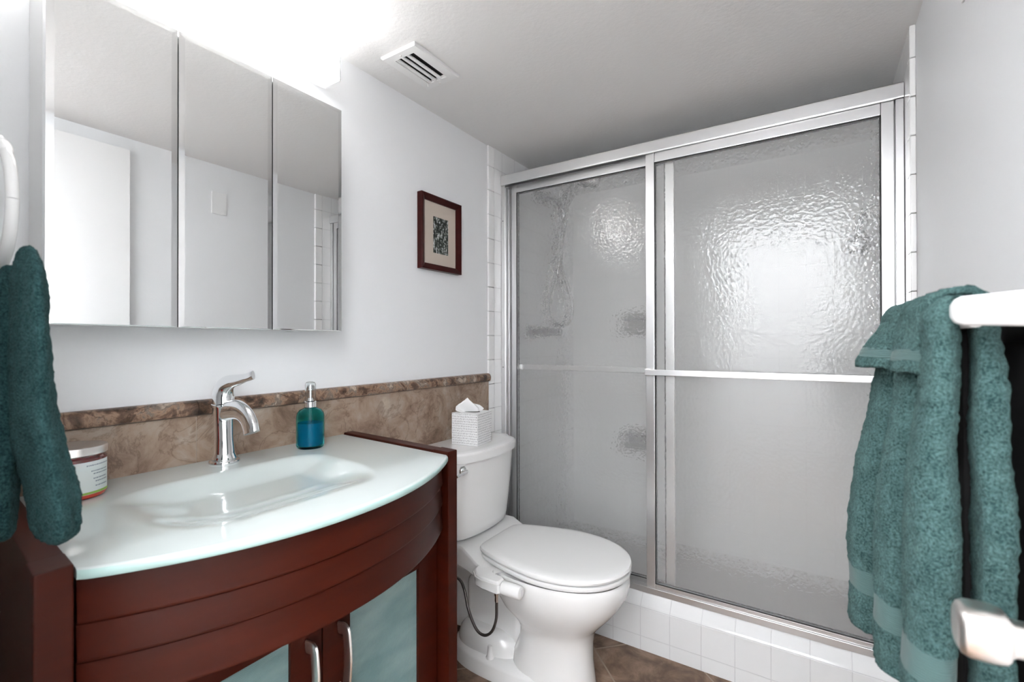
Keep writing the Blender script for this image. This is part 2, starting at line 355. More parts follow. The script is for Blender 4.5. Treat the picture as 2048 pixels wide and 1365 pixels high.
# ---------------------------------------------------------------- framed picture
fp = thing('framed_picture', (0, 1.37, 1.575), 'small dark red wooden picture frame with a matted forest photo', 'picture')
Y0, Y1, Z0, Z1 = 1.256, 1.484, 1.435, 1.716; w = .023
f = MB()
def ringf(off, x): return [(x, Y0+off, Z0+off), (x, Y1-off, Z0+off), (x, Y1-off, Z1-off), (x, Y0+off, Z1-off)]
f.loft([ringf(0, .001), ringf(0, .024), ringf(.0015, .0255), ringf(.005, .026), ringf(.014, .022), ringf(w, .016), ringf(w, .008)], caps=False)
f.build('frame', M_frame, fp, autosmooth=12)
B((.002, Y0+w-.003, Z0+w-.003), (.011, Y1-w+.003, Z1-w+.003)).build('mat_board', mat('mat_board', (.56, .485, .42), .8), fp, smooth=False)
pm = mat('forest_print', (.1, .12, .1), .4); nn = NT(pm); p = nn.pos((1, 1, .22)); a = nn.noise(p, 150, 4, .6); p2 = nn.pos(); c = nn.noise(p2, 130, 5, .7)
mx = nn.add('ShaderNodeMath', operation='ADD'); nn.link(a, 'Fac', mx, 0); nn.link(c, 'Fac', mx, 1)
r = nn.ramp(mx, 0, [(.86, (.006, .007, .006)), (1.0, (.03, .04, .03)), (1.08, (.11, .13, .1)), (1.2, (.62, .64, .64))])
m1 = nn.add('ShaderNodeMath', operation='MULTIPLY'); m1.inputs[1].default_value = .5; nn.link(mx, 0, m1, 0)
for l in list(r.inputs[0].links): nn.t.links.remove(l)
nn.link(m1, 0, r, 0)
for e, q_ in zip(r.color_ramp.elements, (.455, .50, .53, .56)): e.position = q_
nn.link(r, 0, nn.b, 'Base Color')
B((.0105, 1.331, 1.503), (.0115, 1.416, 1.641)).build('photo_print', pm, fp, smooth=False)

# ---------------------------------------------------------------- vanity (its sides are slightly raked)
def sk(x, y, z): return (x, y - .078*x, z)
def skew(mb): mb.v = [sk(*p) for p in mb.v]; return mb
YL, YR = .232, .924                        # glass edges at the wall
def xfront(y, off=0):                       # bowed front, y measured before the rake
    u = (y-(YL+YR)/2)/((YR-YL)/2); return .462 + .112*(1-abs(u)**2.1) - off
van = thing('vanity_cabinet', (.25, .56, 0), 'cherry wood bathroom vanity with bowed front and glass doors', 'cabinet')
for (a, b) in ((YR+.002, YR+.036), (YL-.036, YL-.002)):
    skew(B((.016, a, .0), (.405, b, .889), bev=.003)).build('side_panel', M_wood, van)
    inn = a-.0 if a > .5 else a
    ba, bb = (YR-.006+.008, YR+.0375) if a > .5 else (YL-.0385, YL-.002)
    skew(B((.405, ba, .0), (.4595, bb, .8905), bev=.003)).build('front_post', M_wood, van)
apz = [(.8695, .8085), (.8065, .7595), (.7575, .700)]
def strip(z1, z0, lap):
    s_ = MB(); rings = []
    for i in range(49):
        y = YL+.003 + (YR-YL-.006)*i/48; x = xfront(y, .026)
        rings.append([(x-.016, y, z0), (x+lap, y, z0), (x+lap+.001, y, z0+.004), (x+.001, y, z1-.002), (x-.001, y, z1), (x-.016, y, z1)])
    s_.loft(rings); return skew(s_)
for k, (a, b) in enumerate(apz): strip(a, b, .006).build('apron_board', M_wood, van, autosmooth=25)
skew(B((.02, YL+.002, .03), (.395, YR-.002, .06), bev=.002)).build('bottom_shelf', M_wood, van)
skew(B((.02, YL+.0, .69), (.40, YR-.0, .70))).build('cross_rail', M_wood, van)
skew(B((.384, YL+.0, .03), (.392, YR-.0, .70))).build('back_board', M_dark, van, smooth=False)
DX = .424
ymid = .578 + .078*DX*0 + .018
def door(ya, yb, hand):
    d = MB(); z0, z1 = .045, .699; st = .064; x0_, x1_ = DX-.022, DX
    d.box((x0_, ya, z0), (x1_, ya+st, z1), bev=.002); d.box((x0_, yb-st, z0), (x1_, yb, z1), bev=.002)
    d.box((x0_, ya+st, .620), (x1_, yb-st, z1), bev=.002); d.box((x0_, ya+st, z0), (x1_, yb-st, z0+.06), bev=.002)
    D_ = skew(d).build('door', M_wood, van)
    skew(B((DX-.014, ya+st-.003, z0+.055), (DX-.008, yb-st+.003, .623))).build('glass_pane', M_pane, D_, smooth=False).matrix_parent_inverse = Matrix()
    hy = yb-.034 if hand > 0 else ya+.034
    h = MB(); pts = spline([(DX+.004, hy, .598), (DX+.026, hy, .602), (DX+.031, hy, .59), (DX+.035, hy, .55), (DX+.031, hy, .50), (DX+.026, hy, .478), (DX+.004, hy, .48)], 25)
    h.tube(pts, 1, 12, flat=(.0115, .0038), up=(0, 1, 0), ex=3); skew(h).build('handle', M_sat, D_)
    return D_
# sub-parts are placed relative to their door, whose origin is the vanity's
def fix(par):
    for c in par.children: c.data.transform(Matrix.Translation(-par.parent.location)); c.location = (0, 0, 0)
for args in ((YL+.003, ymid-.001, 1), (ymid+.001, YR-.003, -1)):
    dd = door(*args); fix(dd)
# moulded glass top with integral basin
gt = MB(); NY, NX = 180, 120; ZT = .883
def basin(x, y):
    dx = max(0, (.215-x)/.075, (x-.310)/.165); dy = max(0, (.440-y)/.125, (y-.665)/.085)
    t = max(0, 1-math.hypot(dx, dy)); return -.024*t*t*(3-2*t) - .004*sm(0, .5, t)
rows = []
for i in range(NY+1):
    y = YL + (YR-YL)*i/NY; xf = xfront(y)
    if i < 3 or i > NY-3: xf -= .004*(1 - min(i, NY-i)/3)**2
    row = []
    for j in range(NX+1):
        x = .0125 + (xf-.0125)*j/NX
        z = ZT + basin(x, y)
        if j == NX: z -= .0015
        row.append((x, y, z))
    row += [(xf+.0015, y, ZT-.004), (xf+.0015, y, ZT-.010), (xf-.001, y, ZT-.0135), (xf-.02, y, ZT-.0135)]
    rows.append(row)
nr = len(rows[0]); k = 0
gt.v = [p for r_ in rows for p in r_]
for i in range(NY):
    for j in range(nr-1):
        gt.f.append([i*nr+j, i*nr+j+1, (i+1)*nr+j+1, (i+1)*nr+j]); gt.mi.append(1 if j > NX-1 else 0)
for i in (0, NY):  # side edges
    e = [rows[i][j] for j in range(0, NX+1, 4)]; lo = [(p[0], p[1], ZT-.0135) for p in e]
    gt.add(e+lo, [[a, a+1, len(e)+a+1, len(e)+a] for a in range(len(e)-1)], 1)
sink = thing('sink_top', (.25, .57, ZT), 'pale frosted glass sink top with moulded basin on the vanity', 'sink')
skew(gt).build('basin_slab', [M_glass_top, M_glass_edge], sink, autosmooth=50)

# ---------------------------------------------------------------- faucet
fa = thing('faucet', (.075, .553, ZT), 'chrome single-lever faucet at the back of the sink', 'faucet')
fx, fy = .075, .553
b_ = MB(); b_.lathe([(.031, 0), (.032, .004), (.031, .008), (.0255, .010), (.0265, .013), (.024, .020), (.0215, .026)], (fx, fy, ZT), n=40)
b_.build('base_ring', M_chrome, fa)
col = MB(); pts = spline([(fx, fy, ZT+.02), (fx-.001, fy, ZT+.05), (fx-.003, fy, ZT+.085), (fx-.004, fy, ZT+.112), (fx-.002, fy, ZT+.134)], 24)
rr = [interp([0, .3, .6, .85, 1], [.0225, .0195, .0200, .0225, .0240], i/23) for i in range(24)]
col.tube(pts, rr, 32, up=(0, 1, 0)); col.build('body', M_chrome, fa)
sp = MB(); pts = spline([(fx-.012, fy, ZT+.112), (fx+.02, fy, ZT+.124), (fx+.06, fy, ZT+.128), (fx+.092, fy, ZT+.117), (fx+.110, fy, ZT+.100), (fx+.117, fy, ZT+.082)], 30)
rr = [(interp([0, .2, .5, .8, 1], [.021, .022, .0215, .0225, .0215], i/29), interp([0, .2, .5, .8, 1], [.018, .015, .011, .012, .0125], i/29)) for i in range(30)]
sp.tube(pts, rr, 28, up=(0, 1, 0), ex=2.4); sp.build('spout', M_chrome, fa)
hd = MB(); hd.lathe([(.0255, .131), (.0262, .134), (.0255, .137), (.0235, .138)], (fx-.003, fy, ZT), n=36)
pts = spline([(fx-.003, fy, ZT+.136), (fx-.006, fy, ZT+.158), (fx+.004, fy, ZT+.178), (fx+.030, fy, ZT+.190), (fx+.065, fy, ZT+.196), (fx+.100, fy, ZT+.203), (fx+.122, fy, ZT+.208)], 36)
rr = [(interp([0, .18, .36, .55, .8, 1], [.023, .0235, .021, .014, .009, .0095], i/35), interp([0, .18, .36, .55, .8, .95, 1], [.023, .022, .017, .009, .005, .0055, .004], i/35)) for i in range(36)]
hd.tube(pts, rr, 28, up=(0, 1, 0)); hd.build('lever', M_chrome, fa)

# ---------------------------------------------------------------- soap bottle
M_bottle = mat('teal_glass', (.10, .72, .76), .03, 0, 1, 1.2); M_liquid = mat('blue_soap', (.0, .20, .36), .2, 0, 0, 1.33)
M_clear = mat('clear_plastic', (.93, .95, .95), .05, 0, 1, 1.3)
sx, sy, sz = .091, .762, ZT+.0005
so = thing('soap_dispenser', (sx, sy, sz), 'teal glass pump soap bottle at the right back of the sink', 'soap dispenser')
pr = [(.004, .004), (.026, .003), (.031, 0), (.0335, .003), (.035, .008), (.035, .082), (.033, .092), (.027, .100), (.018, .104), (.0145, .106), (.0145, .109)]
pi_ = [(.0125, .109), (.013, .104), (.025, .098), (.031, .090), (.0325, .082), (.0325, .010), (.030, .006), (.004, .006)]
MB().lathe(pr+pi_, (sx, sy, sz), n=48).build('bottle', M_bottle, so)
MB().lathe([(.001, .0065), (.029, .0065), (.0315, .0105), (.0318, .066), (.001, .066)], (sx, sy, sz), n=40).build('liquid', M_liquid, so)
MB().lathe([(.0152, .107), (.0155, .108), (.0155, .121), (.013, .123), (.008, .1235), (.0065, .130), (.004, .131)], (sx, sy, sz), n=32).build('collar', M_chrome, so)
MB().tube(spline([(sx, sy, sz+.10), (sx, sy, sz+.06), (sx-.006, sy-.006, sz+.03), (sx-.016, sy-.014, sz+.012)], 12), .003, 8).build('dip_tube', M_clear, so)
ph = MB(); ph.lathe([(.0035, .125), (.0035, .150), (.0095, .152), (.0105, .156), (.0105, .163), (.008, .1655), (.001, .166)], (sx, sy, sz), n=28)
ph.tube(spline([(sx, sy, sz+.159), (sx-.015, sy+.01, sz+.160), (sx-.027, sy+.017, sz+.157), (sx-.030, sy+.019, sz+.151)], 12), [.0055]*7+[.005, .0045, .004, .0038, .0035], 12); ph.build('pump_head', M_chrome, so)
MB().lathe([(.0125, .124), (.0132, .126), (.0132, .168), (.011, .1725), (.006, .1745), (.001, .175), (.001, .174), (.006, .1735), (.0105, .1715), (.0122, .168), (.0122, .124)], (sx, sy, sz), n=32).build('cap', M_clear, so)

# ---------------------------------------------------------------- candle jar
cx_, cy_, cz_ = .088, .283, ZT+.0005
ca = thing('candle_jar', (cx_, cy_, cz_), 'red three-wick style candle jar with silver lid behind the left towel', 'candle')
ca['label'] = 'red candle jar with silver lid and white paper label behind the left towel'
M_wax = mat('red_wax', (.60, .045, .02), .3, coat=.8); M_redglass = mat('dark_red_glass', (.12, .004, .006), .05, coat=1)
R_ = .0505
MB().lathe([(.044, .0), (.048, .001), (R_, .006), (R_, .062)], (cx_, cy_, cz_), n=56).build('jar', M_wax, ca)
MB().lathe([(R_, .062), (R_, .070), (.047, .074), (.047, .080)], (cx_, cy_, cz_), n=56).build('jar_neck', M_redglass, ca)
MB().lathe([(.050, .0765), (.0515, .0775), (.0515, .0885), (.0505, .0905), (.047, .0912), (.001, .0912)], (cx_, cy_, cz_), n=56).build('lid', M_sat, ca)
lm = mat('candle_label', (.8, .86, .85), .45)
la = MB(); a0, a1 = math.radians(-62), math.radians(28)
def arc(z0, z1, A0, A1, r, mi=0):
    N = 24; la.add([(cx_+r*math.cos(A0+(A1-A0)*i/N), cy_+r*math.sin(A0+(A1-A0)*i/N), cz_+z) for z in (z0, z1) for i in range(N+1)], [[i, i+1, N+2+i, N+1+i] for i in range(N)], mi)
dg = math.radians
A0, A1, A2 = dg(-32), dg(-7), dg(64)
arc(.008, .066, A0, A2, R_+.0004, 0)
la.build('label', lm, ca)
la = MB(); arc(.009, .062, A0, A1, R_+.0007, 0)
pm2 = mat('label_picture', (.7, .2, .14), .5); nn = NT(pm2); p = nn.pos((1, 1, 3)); a = nn.noise(p, 22, 3); r = nn.ramp(a, 'Fac', [(.3, (.62, .09, .05)), (.5, (.75, .30, .24)), (.7, (.82, .55, .48))]); nn.link(r, 0, nn.b, 'Base Color')
la.build('label_picture', pm2, ca)
la = MB(); arc(.0085, .0125, A0, A2, R_+.0009, 0); la.build('label_green_stripe', mat('label_green', (.30, .48, .09), .5), ca)
la = MB()
for z_, a, b in ((.058, 10, 58), (.0475, 18, 56), (.0425, 22, 55), (.034, 22, 55), (.0285, 26, 55), (.0205, 26, 54)):
    t = a
    while t < b: 
        wd = random.choice((1.6, 2.2, 2.8)); arc(z_, z_+.0022, dg(t), dg(t+wd), R_+.0008); t += wd+1.1
la.build('label_print', mat('label_ink', (.22, .28, .34), .6), ca)
MB().lathe([(.0465, -.0002), (.0465, .0008)], (cx_, cy_, cz_), n=40).build('jar_foot', M_dark, ca)

# ---------------------------------------------------------------- toilet
TY = 1.445
to = thing('toilet', (.35, TY, 0), 'white two-piece toilet with closed lid beside the vanity', 'toilet')
def egg(xb, xf, hw, z, n=48, split=.42, pw=2.2, yc=TY, pb=2.6):
    xc = xb + (xf-xb)*split; out = []
    for k in range(n):
        t = 2*PI*k/n; c, s_ = math.cos(t), math.sin(t); e = pw if c >= 0 else pb
        cc = math.copysign(abs(c)**(2/e), c); ss = math.copysign(abs(s_)**(2/e), s_)
        out.append((xc + (xf-xc if c >= 0 else xc-xb)*cc, yc + hw*ss, z))
    return out
def oval(dx, hs, z, n=64, x0=.222, x1=.728):
    half = spline([(x0, 0, 0), (x0, .06, 0), (x0+.004, .108, 0), (x0+.03, .132, 0), (.32, .157, 0), (.40, .178, 0), (.48, .190, 0), (.56, .184, 0), (.63, .158, 0), (.685, .113, 0), (x1-.012, .058, 0), (x1, 0, 0)], n//2+1)
    cx = (x0+x1)/2; f_ = 1-dx/.25
    P = [(p.x, p.y) for p in half] + [(p.x, -p.y) for p in half[1:-1][::-1]]
    return [(cx+(x-cx)*f_, TY+y*f_*hs, z) for x, y in P]
def eggs(spec, **k): return [egg(a, b, c, z, **k) for z, a, b, c in spec]
bowl = MB(); bowl.loft(eggs([(.400, .30, .700, .165), (.404, .262, .714, .180), (.398, .255, .720, .184), (.380, .255, .722, .185), (.350, .262, .716, .182), (.315, .275, .698, .172), (.280, .292, .672, .156), (.250, .325, .645, .138), (.225, .345, .622, .122), (.200, .355, .606, .112), (.160, .352, .598, .106), (.100, .326, .598, .106), (.03, .320, .606, .112), (0, .315, .61, .116)]))
bowl.build('bowl', M_china, to, autosmooth=60)
dk = MB(); dk.loft([[(x, TY+s_*hw, z) for s_, z in ((-1, zt-.012), (-.97, zt-.002), (-.9, zt), (0, zt+.002), (.9, zt), (.97, zt-.002), (1, zt-.012), (.97, zb+.01), (.8, zb), (0, zb-.01), (-.8, zb), (-.97, zb+.01))]
    for x, hw, zt, zb in ((.045, .12, .452, .40), (.05, .15, .458, .39), (.10, .165, .460, .385), (.19, .172, .455, .375), (.225, .174, .436, .365), (.26, .178, .416, .355), (.31, .180, .404, .33), (.40, .15, .38, .30))])
dk.build('deck', M_china, to, autosmooth=50)
tp = MB(); pts = spline([(.40, TY, .18), (.345, TY, .135), (.300, TY, .155), (.268, TY, .215), (.232, TY, .275), (.185, TY, .302), (.135, TY, .290), (.105, TY, .235), (.100, TY, .16), (.110, TY, .08)], 60)
tp.tube(pts, [(interp([0, .3, .6, 1], [.085, .100, .108, .108], i/59), interp([0, .25, .5, .75, 1], [.030, .028, .028, .030, .034], i/59)) for i in range(60)], 28, up=(0, 1, 0), ex=2.6)
tp.box((.11, TY-.05, .06), (.36, TY+.05, .29), bev=.03, seg=4)
tp.loft(eggs([(.05, .075, .36, .100), (.075, .075, .36, .104), (.10, .085, .35, .102), (.122, .105, .33, .094), (.136, .14, .29, .075)], split=.5, pw=2.6, pb=2.6))
tp.build('trapway', M_china, to, autosmooth=60)
ft = MB(); ft.loft(eggs([(0, .06, .60, .128), (.045, .062, .598, .126), (.058, .068, .59, .118), (.064, .09, .57, .095)], split=.4, pw=2.4, pb=2.8)); ft.build('foot', M_china, to, autosmooth=50)
for s_ in (-1, 1): MB().lathe([(.0165, 0), (.0165, .004), (.0125, .010), (.0095, .040), (.008, .044), (.001, .0455)], (.263, TY+s_*.100, .057), n=24).build('bolt_cap', M_plastic, to)
st = MB(); st.loft([oval(d, h, z) for z, d, h in ((.4115, .012, 1), (.4135, .003, 1), (.420, 0, 1), (.426, .001, 1), (.4285, .006, 1), (.429, .05, 1))]); st.build('seat', M_plastic, to, autosmooth=45)
ld = MB(); ld.loft([oval(d, h, z) for z, d, h in ((.4315, .010, 1), (.4325, .002, 1), (.440, -.001, 1), (.447, .002, 1), (.4515, .014, 1), (.4535, .04, 1), (.4545, .10, 1), (.4547, .2, 1))]); ld.build('lid', M_plastic, to, autosmooth=40)
for s_ in (-1, 1): B((.215, TY+s_*.085-.022, .405), (.262, TY+s_*.085+.022, .437), bev=.008, seg=3).build('hinge', M_plastic, to)
for s_ in (-1, 1): B((.5, TY+s_*.155-.012, .4035), (.53, TY+s_*.155+.012, .412), bev=.002).build('seat_bumper', M_plastic, to)
# tank
def tsec(z, xb, xf, hw, bow, n=30):
    out = []
    for k in range(n+1):
        u = -1+2*k/n; x = xf - bow*abs(u)**2.4 
        e = 1 - abs(u)**14; out.append((xb+(x-xb)*max(e, .72), TY-.022+u*hw, z))
    return out + [(xb, TY-.022+hw*.985, z), (xb, TY-.022-hw*.985, z)]
tk = MB(); tk.loft([tsec(z, .02, xf, hw, bw) for z, xf, hw, bw in ((.462, .165, .155, .02), (.465, .195, .175, .035), (.475, .206, .186, .04), (.50, .212, .192, .045), (.60, .222, .202, .048), (.744, .232, .212, .05))])
tk.build('tank', M_china, to, autosmooth=50)
tl = MB(); tl.loft([tsec(z, .013, xf, hw, bw) for z, xf, hw, bw in ((.744, .236, .216, .052), (.747, .243, .222, .054), (.772, .246, .225, .055), (.778, .244, .223, .055), (.781, .236, .215, .052), (.782, .21, .19, .04))])
tl.build('tank_lid', M_china, to, autosmooth=50)
fl = MB(); fl.lathe([(.0155, 0), (.0155, .006), (.012, .010), (.007, .012), (.007, .020)], (.205, 1.262, .722), 'X', n=28); fl.tube(spline([(.224, 1.262, .722), (.226, 1.25, .722), (.228, 1.23, .721), (.228, 1.205, .718)], 12)[::-1], [.0045]*4+[.005]*8, 12); 
fl.build('flush_lever', M_chrome, to)
# bidet attachment and its hose
bd = thing('bidet_attachment', (.32, 1.24, .40), 'white bidet attachment clamped under the toilet seat with round dial', 'bidet')
a_ = MB(); poly = [(.262, 1.34), (.262, 1.275), (.275, 1.232), (.300, 1.208), (.330, 1.200), (.392, 1.198), (.398, 1.204), (.398, 1.236), (.39, 1.24), (.352, 1.244), (.343, 1.252), (.347, 1.268), (.36, 1.30), (.36, 1.34)]
a_.loft([[(x, y, z) for x, y in poly] for z in (.4045, .4085)])
P2 = [(.270, 1.262), (.278, 1.234), (.302, 1.210), (.331, 1.202), (.391, 1.200), (.396, 1.206), (.396, 1.232), (.388, 1.238), (.350, 1.241), (.338, 1.25), (.335, 1.262)]
def ins(P, f_): cx = sum(p[0] for p in P)/len(P); cy = sum(p[1] for p in P)/len(P); return [(cx+(x-cx)*f_, cy+(y-cy)*f_) for x, y in P]
a_.loft([[(x, y, .378) for x, y in ins(P2, .9)], [(x, y, .382) for x, y in P2], [(x, y, .414) for x, y in P2], [(x, y, .4185) for x, y in ins(P2, .9)]])
a_.build('control_arm', M_plastic, bd, autosmooth=30)
kd = MB(); kd.lathe([(.0185, .0), (.0205, .002), (.0205, .062), (.0190, .067), (.0150, .069), (.001, .069)], (.400, 1.219, .3975), 'X', n=36); kd.build('dial', M_plastic, bd)
B((.4685, 1.213, .3875), (.4705, 1.225, .4075), bev=.0009).build('dial_mark', mat('dial_mark_grey', (.72, .72, .73), .4), bd)
ho = thing('water_hose', (.385, 1.215, .37), 'black and steel braided hose looping below the bidet dial', 'hose')
hp = spline([(.378, 1.217, .352), (.378, 1.217, .335), (.376, 1.217, .29), (.360, 1.216, .248), (.330, 1.216, .226), (.297, 1.217, .236), (.262, 1.222, .285), (.235, 1.235, .335), (.20, 1.245, .36), (.12, 1.25, .36), (.03, 1.25, .33)], 70)
def braid():
    m = mat('braided_hose', (.10, .09, .085), .35, .7); n = NT(m); c = n.add('ShaderNodeTexWave', wave_type='BANDS', bands_direction='DIAGONAL'); c.inputs['Scale'].default_value = 260; c.inputs['Distortion'].default_value = 2
    n.link(n.pos(), 0, c, 'Vector'); r = n.ramp(c, 'Fac', [(.3, (.02, .015, .013)), (.8, (.20, .18, .17))]); n.link(r, 0, n.b, 'Base Color'); return m
MB().tube(hp, .0046, 10).build('hose', braid(), ho)
MB().tube([(.378, 1.217, .379), (.378, 1.217, .366), (.378, 1.217, .364), (.378, 1.217, .350), (.378, 1.217, .346)], [.0075, .0075, .006, .0062, .0055], 12).build('hose_nut', M_chrome, ho)

# ---------------------------------------------------------------- tissue box on the tank
tx, ty, tz = .126, 1.418, .782; ang = math.radians(-3); s2 = .055
tb = thing('tissue_box', (tx, ty, tz), 'white cube tissue box with grey dashes on the toilet tank', 'tissue box')
rm = Matrix.Translation((tx, ty, tz)) @ Matrix.Rotation(math.radians(8), 4, 'Z')
MB().box((-s2, -s2, .0005), (s2, s2, .118), bev=.0012, m=rm).build('carton', mat('tissue_carton', (.86, .86, .865), .5), tb)
ds = MB()
for face in range(4):
    fm = rm @ Matrix.Rotation(face*PI/2, 4, 'Z')
    for r_ in range(13):
        for c_ in range(19):
            u = -s2+.0035 + (c_+.5*(r_ % 2)*(c_ < 18))*(2*s2-.007)/18 + random.uniform(-.0008, .0008); zz = .008 + r_*.0088 + random.uniform(-.0008, .0008); w_ = random.uniform(.0006, .0010); h_ = random.uniform(.0020, .0032)
            P = [(s2+.0002, u-w_, zz), (s2+.0002, u, zz-h_*.9), (s2+.0002, u+w_, zz), (s2+.0002, u+w_*.6, zz+h_), (s2+.0002, u-w_*.6, zz+h_)]
            ds.add([fm @ Vector(p) for p in P], [[0, 1, 2, 3, 4]])
ds.build('dash_print', mat('dash_ink', (.045, .045, .055), .6), tb, smooth=False)
ov = MB(); ov.add([rm @ Vector((.034*math.cos(t), .022*math.sin(t), .1184)) for t in [2*PI*k/32 for k in range(32)]], [list(range(32))]); ov.build('opening', M_dark, tb, smooth=False)
ti = MB(); rows = []
for i in range(15):
    t = i/14; row = []
    for j in range(19):
        u = j/18*2-1; wv = interp([0, .35, .75, 1], [.036, .050, .036, .003], t)
        xx = .010*math.sin(u*5+t*2)*(1-t*.4) + .006*t; yy = u*wv - .026*t*t - (.014*t*(1-t)*4*(1 if u < 0 else 0)*abs(u))
        xx += yy*.75; row.append(rm @ Vector((xx, yy*.8, .112 + .060*t*(1-.10*abs(u)) - .012*abs(u)*t)))
    rows.append(row)
ti.loft(rows, closed=False); t_o = ti.build('tissue', M_tissue, tb); md_ = t_o.modifiers.new('s', 'SOLIDIFY'); md_.thickness = .0012

# ---------------------------------------------------------------- sliding shower doors
sd = thing('sliding_shower_enclosure', (.72, 1.81, .2), 'aluminium framed sliding shower enclosure with obscure glass panels', 'shower enclosure')
XA, XB = .0115, XT-.0015
hdp = [(1.786, 1.884), (1.784, 1.888), (1.784, 1.926), (1.788, 1.930), (1.850, 1.930), (1.853, 1.926), (1.853, 1.884), (1.849, 1.881), (1.846, 1.884), (1.846, 1.918), (1.822, 1.918), (1.822, 1.884), (1.819, 1.884), (1.819, 1.918), (1.791, 1.918), (1.791, 1.884)]
MB().loft([[(x, y, z) for y, z in hdp] for x in (XA, XB)]).build('header_rail', M_alu, sd, autosmooth=30)
bt = MB(); bt.box((XA, 1.792, .204), (XB, 1.852, .210)); bt.box((XA, 1.790, .204), (XB, 1.794, .226), bev=.001); bt.box((XA, 1.820, .204), (XB, 1.823, .224), bev=.001); bt.box((XA, 1.849, .204), (XB, 1.852, .222), bev=.001)
bt.build('bottom_track', M_alu, sd)
for a, b in ((XA, .030), (1.427, XB)):
    j = MB(); j.box((a, 1.789, .212), (b, 1.793, 1.882), bev=.001); j.box((a, 1.848, .212), (b, 1.852, 1.882), bev=.001)
    e = (XA, XA+.004) if a < .5 else (XB-.004, XB); j.box((e[0], 1.790, .212), (e[1], 1.851, 1.882)); j.box((a, 1.819, .212), (b, 1.822, 1.882), bev=.0008); j.build('side_jamb', M_alu, sd)
def panel(name, xa, xb, yc, wl, wr, zt, zb, side):
    p = MB(); y0, y1 = yc-.010, yc+.010; z0, z1 = .215, 1.900; rt = .032; rb = .03
    p.box((xa, y0, z0), (xa+wl, y1, z1), bev=.0025); p.box((xb-wr, y0, z0), (xb, y1, z1), bev=.0025)
    p.box((xa+wl, y0+.0005, zt), (xb-wr, y1-.0005, z1), bev=.0025); p.box((xa+wl, y0+.0005, z0), (xb-wr, y1-.0005, zb), bev=.0025)
    P = p.build(name, M_alu, sd)
    gk = MB(); gw = .003
    for yy in (y0-.0005, y1-.002):
        gk.box((xa+wl-.0005, yy+.0, zb), (xa+wl+gw, yy+.0025, zt)); gk.box((xb-wr-gw, yy, zb), (xb-wr+.0005, yy+.0025, zt)); gk.box((xa+wl, yy, zt-gw), (xb-wr, yy+.0025, zt+.0005)); gk.box((xa+wl, yy, zb-.0005), (xb-wr, yy+.0025, zb+gw))
    subs = [gk.build('gasket', M_gasket, P, smooth=False)]
    gl = MB().box((xa+wl-.004, yc-.0025, zb-.004), (xb-wr+.004, yc+.0025, zt+.004)); gb = gl.build('obscure_glass', [M_obscure, M_clearback], P, smooth=False); subs.append(gb)
    for q in gb.data.polygons: q.material_index = 0 if q.normal.y < -.5 else 1
    h = MB(); hy = yc + side*.045; zh = 1.049
    h.box((xa+.008, hy-.0035, zh-.011), (xb-.008, hy+.0035, zh+.011), bev=.002)
    for xx in (xa+wl*.5, xb-wr*.5):
        q = sorted((yc+side*.0098, hy)); h.box((xx-.012, q[0], zh-.013), (xx+.012, q[1], zh+.013), bev=.002)
    subs.append(h.build('towel_bar', M_alu, P))
    return P
panel('front_door', .676, 1.4245, 1.806, .034, .032, 1.848, .244, -1)
panel('rear_door', .044, .776, 1.8355, .027, .033, 1.852, .240, 1)
for z_ in (.32, 1.05, 1.72):
    for x_ in (.0215,): MB().lathe([(.0025, -.001), (.002, -.0018), (.0005, -.002)], (x_, 1.789, z_), 'Y', n=10).build('jamb_screw', M_dark, sd)
# second level parts carry world coordinates minus the enclosure origin
for P in [c for c in sd.children if c.children]: fix(P)

# ---------------------------------------------------------------- shower fittings
M_ch2 = mat('shower_metal', (.42, .42, .43), .22, 1)
sh = thing('hand_shower', (.01, 2.2, 1.9), 'chrome hand shower on its arm at the left end of the shower', 'shower head')
MB().lathe([(.034, 0), (.034, .004), (.026, .010), (.012, .014)], (.010, 2.2, 1.925), 'X', n=28).build('flange', M_ch2, sh)
MB().tube(spline([(.012, 2.2, 1.925), (.05, 2.2, 1.925), (.09, 2.2, 1.90), (.125, 2.2, 1.862)], 14), .013, 14).build('shower_arm', M_ch2, sh)
MB().tube([(.118, 2.2, 1.875), (.128, 2.2, 1.855), (.128, 2.2, 1.82), (.120, 2.2, 1.795)], [.022, .026, .024, .015], 18).build('diverter', M_ch2, sh)
hh = MB(); hh.tube(spline([(.125, 2.2, 1.85), (.16, 2.19, 1.885), (.20, 2.18, 1.93), (.24, 2.17, 1.968), (.27, 2.165, 1.978)], 16), .013, 14)
hh.tube([(.255, 2.165, 1.987), (.275, 2.165, 1.978), (.31, 2.165, 1.962), (.335, 2.165, 1.952)], [(.030, .02), (.045, .024), (.05, .024), (.03, .014)], 20, up=(0, 1, 0)); hh.build('hand_piece', M_ch2, sh)
MB().tube(spline([(.122, 2.2, 1.81), (.118, 2.2, 1.70), (.105, 2.19, 1.58), (.085, 2.19, 1.48), (.055, 2.19, 1.38), (.055, 2.2, 1.30), (.10, 2.2, 1.25), (.16, 2.2, 1.27), (.175, 2.2, 1.35), (.150, 2.2, 1.45), (.115, 2.2, 1.55), (.112, 2.21, 1.68), (.135, 2.21, 1.80)], 60), .0085, 10).build('hose', M_ch2, sh)
va = thing('shower_valve', (.01, 2.08, 1.215), 'chrome shower valve bar on the left shower wall', 'valve')
MB().lathe([(.038, 0), (.038, .004), (.030, .010), (.018, .014)], (.010, 2.08, 1.215), 'X', n=28).build('flange', M_ch2, va)
